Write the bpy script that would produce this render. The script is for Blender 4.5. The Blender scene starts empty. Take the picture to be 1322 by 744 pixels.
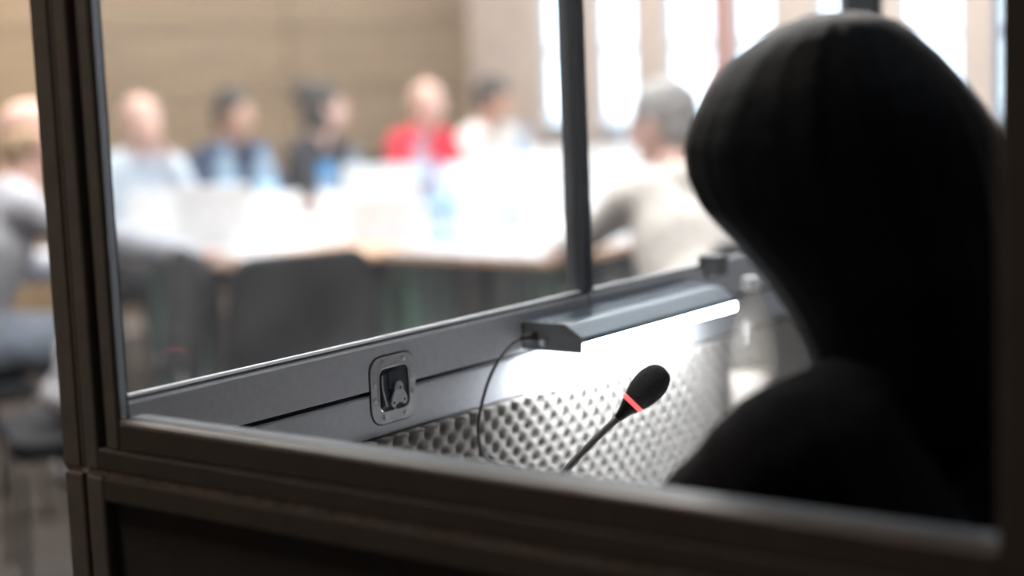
import bpy, bmesh, math, random
from mathutils import Vector, Matrix, noise
random.seed(4)
C = bpy.context.scene.collection
SC = bpy.context.scene
PI = math.pi
# ------------------------------------------------------------------ camera
CAM = Vector((-1.208, -1.466, 1.40))
YAW, PITCH, ROLL = 0.65364, 0.13253, 0.03982      # heading from +x, downward pitch, roll
fwd = Vector((math.cos(YAW)*math.cos(PITCH), math.sin(YAW)*math.cos(PITCH), -math.sin(PITCH)))
rgt = Vector((math.sin(YAW), -math.cos(YAW), 0))
up = rgt.cross(fwd)
r2 = rgt*math.cos(ROLL) - up*math.sin(ROLL)
u2 = up*math.cos(ROLL) + rgt*math.sin(ROLL)
cd = bpy.data.cameras.new('camera'); cam = bpy.data.objects.new('camera', cd); C.objects.link(cam)
cam.matrix_world = Matrix(((r2.x, u2.x, -fwd.x, CAM.x), (r2.y, u2.y, -fwd.y, CAM.y), (r2.z, u2.z, -fwd.z, CAM.z), (0, 0, 0, 1)))
cd.sensor_width = 36; cd.lens = 2200/1322*36; cd.clip_start = 0.05; cd.clip_end = 200
cd.dof.use_dof = True; cd.dof.focus_distance = 2.10; cd.dof.aperture_fstop = 1.5
SC.camera = cam
# ------------------------------------------------------------------ light and exposure
w = bpy.data.worlds.new('world'); SC.world = w; w.use_nodes = True
nt = w.node_tree; bg = nt.nodes['Background']
bg.inputs[0].default_value = (0.80, 0.90, 1.0, 1); bg.inputs[1].default_value = 5.5
SC.view_settings.view_transform = 'Standard'; SC.view_settings.look = 'None'
SC.view_settings.exposure = 0.0; SC.view_settings.gamma = 1.0
SC.cycles.use_denoising = True
SC.cycles.max_bounces = 9; SC.cycles.transparent_max_bounces = 16
SC.cycles.sample_clamp_indirect = 6.0
SC.cycles.caustics_reflective = False; SC.cycles.caustics_refractive = False
def area(name, loc, sx, sy, power, col, rot=(0, 0, 0), portal=False, parent=None):
    l = bpy.data.lights.new(name, 'AREA'); l.shape = 'RECTANGLE'; l.size = sx; l.size_y = sy
    l.energy = power; l.color = col; l.cycles.is_portal = portal
    o = bpy.data.objects.new(name, l); C.objects.link(o); o.location = loc; o.rotation_euler = rot
    if parent: o.parent = parent
    return o
area('daylight_portal', (8.07, 2.2, 2.15), 2.7, 6.6, 1, (1, 1, 1), (0, PI/2, 0), True)
LAMP_W = 34.0        # emission of the booth lamp's diffuser
CEIL_W = 52.0        # watts of each ceiling light over the conference tables
# ------------------------------------------------------------------ helpers
def mat(name, col, rough=0.6, metal=0.0, var=0.0, scale=20.0, bump=0.0, bscale=60.0, coord='Object', stretch=None, spec=0.5, emis=None):
    m = bpy.data.materials.new(name); m.use_nodes = True
    n = m.node_tree.nodes; L = m.node_tree.links; p = n['Principled BSDF']
    p.inputs['Base Color'].default_value = (*col, 1); p.inputs['Roughness'].default_value = rough
    p.inputs['Metallic'].default_value = metal; p.inputs['Specular IOR Level'].default_value = spec
    if emis:
        p.inputs['Emission Color'].default_value = (*emis[:3], 1); p.inputs['Emission Strength'].default_value = emis[3]
    tc = n.new('ShaderNodeTexCoord'); mp = n.new('ShaderNodeMapping'); L.new(tc.outputs[coord], mp.inputs[0])
    if stretch: mp.inputs['Scale'].default_value = stretch
    if var:
        t = n.new('ShaderNodeTexNoise'); t.inputs['Scale'].default_value = scale; t.inputs['Detail'].default_value = 4
        L.new(mp.outputs[0], t.inputs[0])
        r = n.new('ShaderNodeValToRGB'); L.new(t.outputs[0], r.inputs[0])
        r.color_ramp.elements[0].position = .3; r.color_ramp.elements[1].position = .7
        r.color_ramp.elements[0].color = (*[max(0, c*(1-var)) for c in col], 1)
        r.color_ramp.elements[1].color = (*[min(1, c*(1+var)) for c in col], 1)
        L.new(r.outputs[0], p.inputs['Base Color'])
    if bump:
        t = n.new('ShaderNodeTexNoise'); t.inputs['Scale'].default_value = bscale; t.inputs['Detail'].default_value = 3
        L.new(mp.outputs[0], t.inputs[0]); b = n.new('ShaderNodeBump'); b.inputs['Strength'].default_value = bump
        b.inputs['Distance'].default_value = .01
        L.new(t.outputs[0], b.inputs['Height']); L.new(b.outputs[0], p.inputs['Normal'])
    return m
def glassy(name, tint, gloss=0.05, haze=0.04, hazecol=(.8, .85, .9), smudge=0.0, grow=.02):
    """thin clear sheet: transmission with a mirror film and a dusting of haze"""
    m = bpy.data.materials.new(name); m.use_nodes = True
    n = m.node_tree.nodes; L = m.node_tree.links; n.remove(n['Principled BSDF']); out = n['Material Output']
    tr = n.new('ShaderNodeBsdfTransparent'); tr.inputs[0].default_value = (*tint, 1)
    gl = n.new('ShaderNodeBsdfGlossy'); gl.inputs['Roughness'].default_value = grow
    lw = n.new('ShaderNodeLayerWeight'); lw.inputs[0].default_value = .5        # Schlick reflectance of a thin sheet
    pw = n.new('ShaderNodeMath'); pw.operation = 'POWER'; pw.inputs[1].default_value = 5; L.new(lw.outputs['Facing'], pw.inputs[0])
    fr = n.new('ShaderNodeMath'); fr.operation = 'MULTIPLY_ADD'; fr.inputs[1].default_value = 1-gloss*.6; fr.inputs[2].default_value = gloss*.6; fr.use_clamp = True; L.new(pw.outputs[0], fr.inputs[0])
    di = n.new('ShaderNodeBsdfDiffuse'); di.inputs[0].default_value = (*hazecol, 1)
    tl = n.new('ShaderNodeBsdfTranslucent'); tl.inputs[0].default_value = (*hazecol, 1)
    hz = n.new('ShaderNodeMixShader'); hz.inputs[0].default_value = .5
    L.new(di.outputs[0], hz.inputs[1]); L.new(tl.outputs[0], hz.inputs[2])
    a = n.new('ShaderNodeMixShader'); b = n.new('ShaderNodeMixShader')
    L.new(fr.outputs[0], a.inputs[0]); L.new(tr.outputs[0], a.inputs[1]); L.new(gl.outputs[0], a.inputs[2])
    b.inputs[0].default_value = haze
    if smudge:
        tc = n.new('ShaderNodeTexCoord'); t = n.new('ShaderNodeTexNoise'); t.inputs['Scale'].default_value = 7; t.inputs['Detail'].default_value = 5
        L.new(tc.outputs['Object'], t.inputs[0])
        mr = n.new('ShaderNodeMapRange'); mr.inputs[1].default_value = .4; mr.inputs[2].default_value = .75
        mr.inputs[3].default_value = haze; mr.inputs[4].default_value = haze+smudge
        L.new(t.outputs[0], mr.inputs[0]); L.new(mr.outputs[0], b.inputs[0])
    L.new(a.outputs[0], b.inputs[1]); L.new(hz.outputs[0], b.inputs[2]); L.new(b.outputs[0], out.inputs[0])
    return m
def link(name, bm, m, parent=None, smooth=False, loc=None, rot=None, bevel=0.0):
    me = bpy.data.meshes.new(name)
    bmesh.ops.recalc_face_normals(bm, faces=bm.faces)
    bm.to_mesh(me); bm.free()
    if smooth: me.polygons.foreach_set('use_smooth', [True]*len(me.polygons))
    o = bpy.data.objects.new(name, me); C.objects.link(o)
    if m: me.materials.append(m)
    if parent: o.parent = parent
    if loc: o.location = loc
    if rot: o.rotation_euler = rot
    if bevel:
        b = o.modifiers.new('bevel', 'BEVEL'); b.width = bevel; b.segments = 2; b.limit_method = 'ANGLE'
    return o
def thing(name, label, cat, loc=(0, 0, 0), rotz=0, group=None):
    o = bpy.data.objects.new(name, None); C.objects.link(o); o.empty_display_size = .05
    o.location = loc; o.rotation_euler = (0, 0, rotz); tag(o, label, cat, group); return o
def tag(o, label, cat, group=None):
    o['label'] = label; o['category'] = cat
    if group: o['group'] = group
    return o
def struct(o): o['kind'] = 'structure'; return o
def copy_tree(o, parent=None):
    c = o.copy(); C.objects.link(c)
    if parent: c.parent = parent
    for ch in list(o.children):
        copy_tree(ch, c)
    return c
def bx(bm, x0, x1, y0, y1, z0, z1):
    v = [bm.verts.new((x, y, z)) for z in (z0, z1) for y in (y0, y1) for x in (x0, x1)]
    for f in ((0, 1, 3, 2), (4, 6, 7, 5), (0, 4, 5, 1), (2, 3, 7, 6), (0, 2, 6, 4), (1, 5, 7, 3)):
        bm.faces.new([v[i] for i in f])
    return bm
def box(*a): return bx(bmesh.new(), *a)
def prism(bm, pts, axis, a, b):
    """extrude a 2-D outline along an axis ('x','y','z') from a to b"""
    def P(u, v, t): return {'x': (t, u, v), 'y': (u, t, v), 'z': (u, v, t)}[axis]
    A = [bm.verts.new(P(u, v, a)) for u, v in pts]; B = [bm.verts.new(P(u, v, b)) for u, v in pts]
    n = len(pts); bm.faces.new(A); bm.faces.new(B[::-1])
    for i in range(n): bm.faces.new((A[i], A[(i+1) % n], B[(i+1) % n], B[i]))
    return bm
def lathe(bm, prof, seg=24, M=None):
    rings = []
    for r, z in prof:
        rings.append([bm.verts.new((r*math.cos(2*PI*i/seg), r*math.sin(2*PI*i/seg), z)) for i in range(seg)])
    for a, b in zip(rings, rings[1:]):
        for i in range(seg): bm.faces.new((a[i], a[(i+1) % seg], b[(i+1) % seg], b[i]))
    bm.faces.new(rings[0][::-1]); bm.faces.new(rings[-1])
    if M is not None: bmesh.ops.transform(bm, matrix=M, verts=[v for r in rings for v in r])
    return bm
def tube(bm, pts, rad, seg=10, sub=6):
    """smooth tube through points; rad a number or a list"""
    P = [Vector(p) for p in pts]; R = rad if isinstance(rad, (list, tuple)) else [rad]*len(P)
    Q, S = [], []
    for i in range(len(P)-1):
        p0, p1, p2, p3 = P[max(0, i-1)], P[i], P[i+1], P[min(len(P)-1, i+2)]
        for k in range(sub):
            t = k/sub
            Q.append(.5*((2*p1)+(p2-p0)*t+(2*p0-5*p1+4*p2-p3)*t*t+(3*p1-p0-3*p2+p3)*t**3)); S.append(R[i]*(1-t)+R[i+1]*t)
    Q.append(P[-1]); S.append(R[-1])
    rings = []; n = None
    for i, q in enumerate(Q):
        t = (Q[min(i+1, len(Q)-1)]-Q[max(i-1, 0)]).normalized()
        if n is None: n = t.orthogonal().normalized()
        n = (n-t*n.dot(t)).normalized(); b = t.cross(n)
        rings.append([bm.verts.new(q+S[i]*(n*math.cos(2*PI*k/seg)+b*math.sin(2*PI*k/seg))) for k in range(seg)])
    for a, b in zip(rings, rings[1:]):
        for k in range(seg): bm.faces.new((a[k], a[(k+1) % seg], b[(k+1) % seg], b[k]))
    bm.faces.new(rings[0][::-1]); bm.faces.new(rings[-1])
    return bm
def rrect(w, h, r, n=5, cx=0, cz=0):
    pts = []
    for sx, sz, a0 in ((1, 1, 0), (-1, 1, 90), (-1, -1, 180), (1, -1, 270)):
        for k in range(n+1):
            a = math.radians(a0+90*k/n); pts.append((cx+sx*(w/2-r)+r*math.cos(a), cz+sz*(h/2-r)+r*math.sin(a)))
    return pts
def capsule(bm, a, b, ra, rb, seg=12):
    a, b = Vector(a), Vector(b); d = b-a; l = d.length
    q = d.to_track_quat('Z', 'Y').to_matrix().to_4x4() if l > 1e-6 else Matrix()
    prof = [(ra*math.cos(t), ra*math.sin(t)) for t in [-PI/2+.02+PI/2*k/5 for k in range(6)]]
    prof += [(rb*math.cos(t), l+rb*math.sin(t)) for t in [PI/2*k/5-.001 for k in range(6)]]
    prof[-1] = (rb*.02, l+rb)
    lathe(bm, prof, seg, Matrix.Translation(a) @ q)
def ellip(bm, c, r, rot=(0, 0, 0), sub=3):
    from mathutils import Euler
    M = Matrix.Translation(c) @ Euler(rot).to_matrix().to_4x4() @ Matrix.Diagonal((*r, 1))
    bmesh.ops.create_icosphere(bm, subdivisions=sub, radius=1, matrix=M)
def remesh(bm, voxel, smooth=4, factor=.5):
    """fuse overlapping closed shapes into one continuous surface; returns a mesh"""
    me = bpy.data.meshes.new('tmp'); bmesh.ops.recalc_face_normals(bm, faces=bm.faces); bm.to_mesh(me); bm.free()
    o = bpy.data.objects.new('tmp', me); C.objects.link(o)
    m = o.modifiers.new('r', 'REMESH'); m.mode = 'VOXEL'; m.voxel_size = voxel
    if smooth:
        s = o.modifiers.new('s', 'SMOOTH'); s.iterations = smooth; s.factor = factor
    dg = bpy.context.evaluated_depsgraph_get(); dg.update()
    out = bpy.data.meshes.new_from_object(o.evaluated_get(dg))
    bpy.data.objects.remove(o); bpy.data.meshes.remove(me)
    return out
def wrinkle(bm, amp, sc, seed=0):
    bm.normal_update()
    for v in bm.verts:
        q = Vector((v.co.x*sc, v.co.y*sc, v.co.z*sc*.6))+Vector((seed*7.3, 0, 0))
        v.co += v.normal*amp*(noise.noise(q)+.5*noise.noise(q*2.1))
# ------------------------------------------------------------------ materials
M = {}
M['booth_out'] = mat('booth outer aluminium, brown grey', (.23, .203, .18), .42, .6, .10, 30)
M['booth_dark'] = mat('booth groove', (.02, .02, .022), .6, 0)
M['booth_panel'] = mat('booth outer panel board', (.035, .03, .027), .65, 0, .15, 25, .15, 200)
M['alu'] = mat('anodised aluminium', (.66, .69, .75), .45, .15, .05, 90, .03, 400)
M['alu_dark'] = mat('dark anodised mullion', (.17, .195, .225), .45, .4, .06, 40)
M['booth_rail'] = mat('booth rail, dark brown aluminium', (.085, .070, .060), .5, .3, .10, 30)  # frame aluminium darkened, the weaker light on the rails is put into colour
M['zinc_glint'] = mat('zinc with painted highlight', (.95, .97, 1.0), .2, .25, .04, 60)  # lighter copy of the latch zinc, edge highlights painted into the colour
M['reveal'] = mat('grey anodised reveal', (.13, .15, .18), .6, .1, .05, 40)
M['seam'] = mat('seam edge with painted glint', (.42, .34, .29), .45, .3, .4, 160, .3, 200)  # light colour paints the glint that runs along the seam
M['foam'] = mat('grey acoustic foam', (.34, .325, .31), .95, 0, .07, 60, .25, 900, spec=.1)
M['felt'] = mat('dark booth lining', (.03, .03, .032), .95, 0, .2, 40, .2, 300, spec=.1)
M['zinc'] = mat('zinc plated steel', (.80, .84, .88), .30, .35, .12, 60, .05, 150)
M['zinc_shade'] = mat('steel with recess shade in colour', (.09, .105, .13), .3, .6, .2, 60)  # dark copy of the zinc, shade inside the latch recess painted in
M['lamp'] = mat('lamp housing', (.21, .27, .33), .35, .4, .05, 50)
M['lamp_cap'] = mat('lamp end cap', (.17, .18, .19), .5, .2, .08, 50)
M['diffuser'] = mat('lit lamp diffuser', (.9, .93, .95), .4, 0, emis=(.93, .97, 1.0, LAMP_W))
M['black_rubber'] = mat('black rubber', (.012, .012, .013), .5, 0, .1, 60)
M['mic_foam'] = mat('black foam windscreen', (.2, .205, .22), 1.0, 0, .5, 900, .8, 1500, spec=.15)
M['mic_stem'] = mat('gooseneck satin grey', (.36, .37, .39), .45, .1, .08, 100)
M['red_ring'] = mat('lit red ring', (.9, .1, .1), .4, 0, emis=(1.0, .11, .12, 1.7))
M['desk'] = mat('booth desk laminate', (.80, .80, .81), .5, 0, .05, 30)
M['hair_black'] = mat('black hair', (.006, .0078, .0115), .5, 0, .4, 120, .3, 300, stretch=(1, 1, .08), spec=.10)
M['jacket'] = mat('black wool jacket', (.010, .010, .012), .95, 0, .3, 60, .3, 300, spec=.15)
M['skin'] = mat('skin', (.62, .38, .30), .55, 0, .08, 25)
M['skin_pink'] = mat('pink skin', (.78, .50, .42), .5, 0, .08, 25)
M['skin_tan'] = mat('tan skin', (.55, .33, .24), .55, 0, .08, 25)
M['eye'] = mat('eye white', (.8, .8, .8), .2)
M['lips'] = mat('lips', (.5, .2, .18), .5)
M['hair_dark'] = mat('dark hair', (.05, .045, .042), .6, 0, .3, 80, .3, 150)
M['hair_grey'] = mat('grey hair', (.40, .385, .38), .7, 0, .3, 80, .3, 150)
M['hair_brown'] = mat('brown hair', (.20, .13, .08), .7, 0, .3, 80, .3, 150)
M['hair_fair'] = mat('fair hair', (.62, .45, .30), .7, 0, .2, 80, .3, 150)
def cloth(name, col): return mat(name, col, .9, 0, .1, 12, .25, 180, spec=.2)
M['c_blue'] = cloth('pale blue shirt', (.58, .66, .76)); M['c_grey'] = cloth('grey sweater', (.48, .50, .56))
M['c_dark'] = cloth('charcoal top', (.045, .047, .055)); M['c_red'] = cloth('red cardigan', (.72, .045, .075))
M['c_white'] = cloth('white shirt', (.85, .84, .82)); M['c_beige'] = cloth('beige grey shirt', (.74, .69, .65))
M['c_navy'] = cloth('navy shirt', (.05, .07, .12)); M['c_jeans'] = cloth('faded grey blue jeans', (.17, .20, .25))
M['c_trous'] = cloth('dark trousers', (.03, .033, .04)); M['shoe'] = mat('black shoe', (.02, .02, .02), .4)
M['shoe_light'] = mat('pale shoe', (.5, .5, .52), .5)
M['chair'] = mat('dark chair cloth', (.03, .032, .037), .9, 0, .2, 40, .3, 200, spec=.2)
M['chair_metal'] = mat('chair steel', (.25, .25, .26), .35, .9)
M['table_white'] = mat('pale grey table cloth', (.50, .52, .56), .7, 0, .03, 8, .1, 40)
M['table_wood'] = mat('beech table edge', (.72, .46, .31), .45, 0, .12, 6, 0, 0, stretch=(1, 8, 8))
M['green'] = mat('green painted steel', (.14, .30, .24), .45, .1, .1, 20)
M['paper'] = mat('white paper', (.92, .92, .93), .8, 0, .02, 30)
M['white_plastic'] = mat('white plastic lid', (.88, .89, .91), .35, 0, .02, 20)
M['keys'] = mat('grey keys', (.30, .31, .33), .6)
M['pet'] = glassy('clear blue bottle plastic', (.86, .94, 1.0), .05, .30, (.72, .88, 1.0), grow=.08)
M['pet_clear'] = glassy('clear bottle plastic', (.93, .92, .90), .05, .16, (.85, .80, .74), grow=.08)
M['label_pale'] = mat('pale bottle label', (.34, .31, .28), .5, 0, .2, 30)
M['cap_blue'] = mat('blue bottle cap', (.05, .28, .62), .4); M['cap_white'] = mat('white bottle cap', (.85, .87, .9), .4)
M['label_blue'] = mat('pale blue bottle label', (.42, .66, .86), .5, 0, .2, 30)
M['glass'] = glassy('booth window glass', (.95, .97, .98), .05, .045, (.85, .88, .95), .05)
M['win_glass'] = glassy('daylight window glass', (.96, .98, 1), .05, .02)
M['tumbler'] = glassy('tumbler glass', (.95, .98, 1), .05, .06, grow=.03)
M['win_frame'] = mat('painted window frame', (.55, .60, .66), .5, 0, .05, 20)
M['ceiling'] = mat('ceiling plaster', (.45, .43, .40), .9, 0, .05, 4)
M['wall_grey'] = mat('dim wall plaster', (.20, .18, .16), .9, 0, .08, 4)
M['cream'] = mat('cream plaster', (.62, .52, .455), .85, 0, .07, 5)
M['brick'] = mat('reddish plaster pier', (.50, .27, .23), .85, 0, .12, 12, .2, 40)
M['pier_grey'] = mat('grey pier', (.30, .32, .35), .8, 0, .08, 8)
M['tan'] = mat('tan timber board', (.27, .19, .115), .6, 0, .13, 3.0, .05, 30, stretch=(.5, 1, 9))
M['floor'] = mat('worn brown floor', (.05, .043, .039), .55, 0, .22, 3, .1, 40)
M['paving'] = mat('pale exterior paving', (.6, .6, .58), .9, 0, .1, 3)
M['bag'] = mat('pale grey bag', (.42, .43, .47), .8, 0, .1, 20)
M['light_panel'] = mat('ceiling light diffuser', (.9, .9, .9), .5, 0, emis=(1, .93, .82, 4.0))
# ------------------------------------------------------------------ setting
YW, XW, XL, YB, ZC = 5.85, 8.0, -4.5, -5.0, 3.6
struct(link('floor', box(XL, XW+.25, YB, YW+.1, -.1, 0), M['floor']))
struct(link('ceiling', box(XL, XW+.25, YB, YW+.1, ZC, ZC+.1), M['ceiling']))
struct(link('wall_left', box(XL-.1, XL, YB, YW+.1, 0, ZC), M['wall_grey']))
struct(link('wall_back', box(XL, XW+.25, YB-.1, YB, 0, ZC), M['wall_grey']))
wf = struct(link('wall_far', box(XL, XW+.25, YW, YW+.1, 0, ZC), M['cream']))
bd = [(XL+.02, -1.6), (-1.6, 1.0), (1.0, 3.6), (3.6, 6.2), (6.2, 7.93)]
for k in range(9):                       # wide horizontal timber boards on the far wall
    z0 = .10+k*.385
    for j, (a, b) in enumerate(bd):
        d = .022+.006*((k*3+j*5) % 3)
        link('board', box(a+.004, b-.004, YW-d, YW, z0+.006, min(z0+.379, ZC)), M['tan'], wf, bevel=.003)
# window wall: sill wall, head, piers, seven tall windows
wr = struct(link('wall_right', box(XW, XW+.06, YB, YW, 0, .93), M['cream']))
link('window_head', box(XW, XW+.06, YB, YW, 3.3, ZC), M['cream'], wr)
wins = [(5.02, 5.25), (4.53, 4.80), (3.955, 4.28), (3.54, 3.79), (3.015, 3.23), (2.355, 2.70), (1.75, 2.14), (1.05, 1.45), (.30, .75)]
piers = [(5.25, YW, 'cream'), (4.80, 5.02, 'cream'), (4.28, 4.53, 'cream'), (3.79, 3.955, 'brick'), (3.23, 3.54, 'cream'), (2.70, 3.015, 'cream'), (2.14, 2.355, 'cream'), (1.45, 1.75, 'cream'), (.75, 1.05, 'cream'), (YB, .30, 'cream')]
for a, b, m in piers: link('pier', box(XW, XW+.06, a, b, .93, 3.3), M[m], wr)
for i, (a, b) in enumerate(wins):
    wo = bpy.data.objects.new('window_%d' % (i+1), None); C.objects.link(wo); wo['kind'] = 'structure'; wo.location = (XW+.03, (a+b)/2, .93)
    h = (b-a)/2
    fb = bmesh.new(); t = .022
    bx(fb, -.03, .03, -h, -h+t, 0, 2.37); bx(fb, -.03, .03, h-t, h, 0, 2.37); bx(fb, -.03, .03, -h+t, h-t, 0, .05); bx(fb, -.03, .03, -h+t, h-t, 2.33, 2.37)
    link('window_frame', fb, M['win_frame'], wo)
    link('transom', box(-.028, .028, -h+t, h-t, .50, .545), M['win_frame'], wo)
    link('transom', box(-.028, .028, -h+t, h-t, 1.55, 1.59), M['win_frame'], wo)
    for z0, z1 in ((.05, .50), (.545, 1.55), (1.59, 2.33)):
        link('pane', box(-.003, .003, -h+t, h-t, z0, z1), M['win_glass'], wo)
    link('window_sill', box(-.10, -.03, -h, h, 0, .02), M['win_frame'], wo)
struct(link('ground_outside', box(XW+.25, XW+40, -40, 40, -.5, -.4), M['paving']))
# ceiling lights over the conference end of the room, plus added fill lights
def ceiling_light(x, y, lab, power=CEIL_W, col=(1, .965, .93)):
    t = thing('ceiling_light', lab, 'ceiling light', (x, y, ZC), 0, 'ceiling lights over the conference tables')
    fb = bmesh.new(); bx(fb, -.62, .62, -.17, -.15, -.06, 0); bx(fb, -.62, .62, .15, .17, -.06, 0); bx(fb, -.62, -.6, -.15, .15, -.06, 0); bx(fb, .6, .62, -.15, .15, -.06, 0)
    link('frame', fb, M['white_plastic'], t); link('diffuser', box(-.6, .6, -.15, .15, -.045, -.03), M['light_panel'], t)
    area('lamp', (0, 0, -.07), 1.15, .28, power, col, parent=t)
for x, y, l in [(1.6, 3.0, 'over the person in the grey sweater'), (3.4, 3.0, 'over the beech edged table'), (5.2, 3.0, 'over the tables left of the windows'), (6.8, 3.0, 'nearest the second window'),
        (2.2, 4.9, 'by the timber wall, leftmost of its row'), (4.4, 4.9, 'by the timber wall behind the dark haired man'), (6.4, 4.9, 'in the corner by the first window')]:
    ceiling_light(x, y, 'rectangular white ceiling light panel '+l)
ceiling_light(1.35, -2.0, 'added unseen fill light panel above the interpreter booth', 6, (.66, .82, 1))  # added cool fill, out of view, lifts the inner front panel
ceiling_light(-.75, .95, 'rectangular white ceiling light panel left of the interpreter booth', 46, (1, .88, .76))
for x, l in ((2.4, 'nearest the booth window'), (4.3, 'middle of the row before the booth'), (6.2, 'nearest the daylight windows')):
    ceiling_light(x, .9, 'added unseen fill light panel, '+l, 80)  # added row out of view, brightens faces and cards turned to the booth
# ------------------------------------------------------------------ booth
booth = thing('interpreter_booth', 'aluminium interpreter booth with dark outer frame, glazed front and grey foam lining', 'booth')
ZT = 2.0
def part(name, bm, m, parent=booth, **k): return link(name, bm, M[m], parent, **k)
# the booth is open above so the added unseen fill light shines in
# side panel, upper unit (plane x = -0.035 .. 0)
sp = bpy.data.objects.new('side_panel', None); C.objects.link(sp); sp.parent = booth
ub = bmesh.new()
prism(ub, [(-.035, .043), (-.029, .041), (-.029, .072), (.0, .072), (0, .035), (-.030, .035), (-.035, .037)], 'z', .973, ZT)
bx(ub, -.037, -.029, .043, .0715, .973, ZT)
link('corner_post', ub, M['booth_out'], sp, bevel=.002)
link('outer_stile', box(-.037, 0, .012, .034, .973, ZT), M['booth_out'], sp, bevel=.003)
link('groove', box(-.022, -.002, -.004, .0118, 1.0, ZT), M['booth_dark'], sp)
st = bmesh.new(); prism(st, [(-.036, -.005), (-.036, -.022), (-.032, -.026), (0, 0.0), (0, .011), (-.02, -.004)], 'z', 1.0, ZT)
link('window_stile', st, M['booth_out'], sp)
link('reveal', prism(bmesh.new(), [(-.0322, -.0268), (-.0318, -.0258), (0, .0006), (0, -.0008)], 'z', 1.0335, 1.86), M['reveal'], sp)
wrl = bmesh.new(); prism(wrl, [(-.036, 1.000), (-.036, 1.0265), (-.034, 1.0295), (-.020, 1.0315), (0, 1.0315), (0, 1.000)], 'y', -1.005, -.027)
link('window_rail', wrl, M['booth_rail'], sp)
link('rail_cap', prism(bmesh.new(), [(-.0205, 1.0305), (-.0195, 1.0325), (.001, 1.0325), (.001, 1.0305)], 'y', -1.004, -.0265), M['reveal'], sp)
link('outer_rail', box(-.037, 0, -1.005, .0118, .973, .9975), M['booth_rail'], sp, bevel=.003)
link('top_rail', box(-.036, 0, -1.005, .0118, 1.86, ZT), M['booth_out'], sp, bevel=.003)
link('right_stile', box(-.036, 0, -1.06, -1.005, .973, ZT), M['booth_rail'], sp, bevel=.004)
link('right_post', box(-.040, 0, -1.13, -1.061, 0, ZT), M['booth_rail'], sp, bevel=.003)
# seam gasket, lower unit
link('seam_gasket', box(-.034, 0, -1.06, .071, .9665, .9727), M['seam'], sp)
lo = bpy.data.objects.new('lower_side_panel', None); C.objects.link(lo); lo.parent = booth
link('corner_post', box(-.037, 0, .041, .072, 0, .9662), M['booth_out'], lo, bevel=.003)
link('panel_stile', box(-.036, 0, .008, .037, 0, .9662), M['booth_out'], lo, bevel=.004)
link('panel_rail', box(-.036, 0, -1.06, .0078, .937, .9662), M['booth_rail'], lo, bevel=.004)
link('panel_rail', box(-.036, 0, -1.06, .0078, .02, .06), M['booth_out'], lo, bevel=.004)
link('infill_board', box(-.022, -.004, -1.06, .0078, .06, .937), M['booth_panel'], lo)
# second side panel beside the camera, rear, far side and roof: solid lined boards
part('rear_side_panel', box(-.036, 0, -2.15, -1.131, 0, ZT), 'felt')
part('rear_panel', box(0, 1.86, -2.19, -2.15, 0, ZT), 'felt')
part('end_panel', box(1.82, 1.85, -2.149, -.04, 0, .98), 'felt')
part('end_post', box(1.82, 1.86, -.038, .036, 0, ZT), 'alu_dark', bevel=.003)
part('end_glass', box(1.833, 1.838, -2.149, -.038, .98, 1.93), 'glass')
part('end_top_rail', box(1.82, 1.85, -2.149, -.038, 1.93, ZT), 'alu_dark')
# front panel
fp = bpy.data.objects.new('front_panel', None); C.objects.link(fp); fp.parent = booth
XE = 1.82
def sill_bm(x0, x1):
    b = bmesh.new()
    prism(b, [(0, .984), (0, 1.040), (.004, 1.0445), (.036, 1.0445), (.036, .984)], 'x', x0, x1)
    return b
link('sill_rail', sill_bm(.001, .896), M['alu'], fp, bevel=.0008)
link('sill_rail', sill_bm(.899, XE), M['alu'], fp, bevel=.0008)
link('glazing_bead', prism(bmesh.new(), [(.004, 1.0446), (.004, 1.047), (.008, 1.0485), (.012, 1.0485), (.012, 1.0446)], 'x', .001, XE), M['reveal'], fp)
link('glass_pane', box(.002, .888, .014, .019, 1.0446, 1.86), M['glass'], fp)
link('glass_pane', box(.912, XE, .014, .019, 1.0446, 1.86), M['glass'], fp)
mu = bmesh.new(); bx(mu, .8885, .8990, .001, .034, 1.0486, 1.9); bx(mu, .9005, .9110, .001, .034, 1.0486, 1.9); bx(mu, .899, .9005, .006, .03, 1.0486, 1.9)
link('mullion', mu, M['alu_dark'], fp, bevel=.001)
link('head_rail', box(.001, XE, 0, .036, 1.9, ZT), M['alu'], fp)
link('slot_shadow_gap', box(.001, XE, .008, .034, .977, .984), M['booth_dark'], fp)
lr = bmesh.new(); prism(lr, [(.002, .921), (0, .923), (0, .975), (.002, .977), (.036, .977), (.036, .921)], 'x', .001, XE)
link('lower_rail', lr, M['alu'], fp)
link('lower_board', box(.001, XE, .014, .036, .0, .9208), M['booth_panel'], fp)
# egg-crate foam: real relief
def foam(x0, x1, z0, z1, step=.004, a=.0158, amp=.012):
    b = bmesh.new(); nx = int((x1-x0)/step); nz = int((z1-z0)/step); g = []
    for j in range(nz+1):
        row = []
        for i in range(nx+1):
            x, z = x0+i*step, z0+j*step
            h = math.cos(PI*x/a)*math.cos(PI*z/(a*1.03))
            h = 1-2*(1-min(1, (h+1)/2*2.0))**1.2          # flat ridges round the pits
            row.append(b.verts.new((x, -.004-amp*h, z)))
        g.append(row)
    for j in range(nz):
        for i in range(nx): b.faces.new((g[j][i], g[j][i+1], g[j+1][i+1], g[j+1][i]))
    ed = [(g[0][i]) for i in range(nx+1)], [(g[-1][i]) for i in range(nx+1)]
    for row in ed:
        bk = [b.verts.new((v.co.x, .0135, v.co.z)) for v in row]
        for i in range(nx): b.faces.new((row[i], row[i+1], bk[i+1], bk[i]))
    return b
link('acoustic_foam', foam(.004, XE-.004, .69, .9205), M['foam'], fp, smooth=True)
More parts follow.
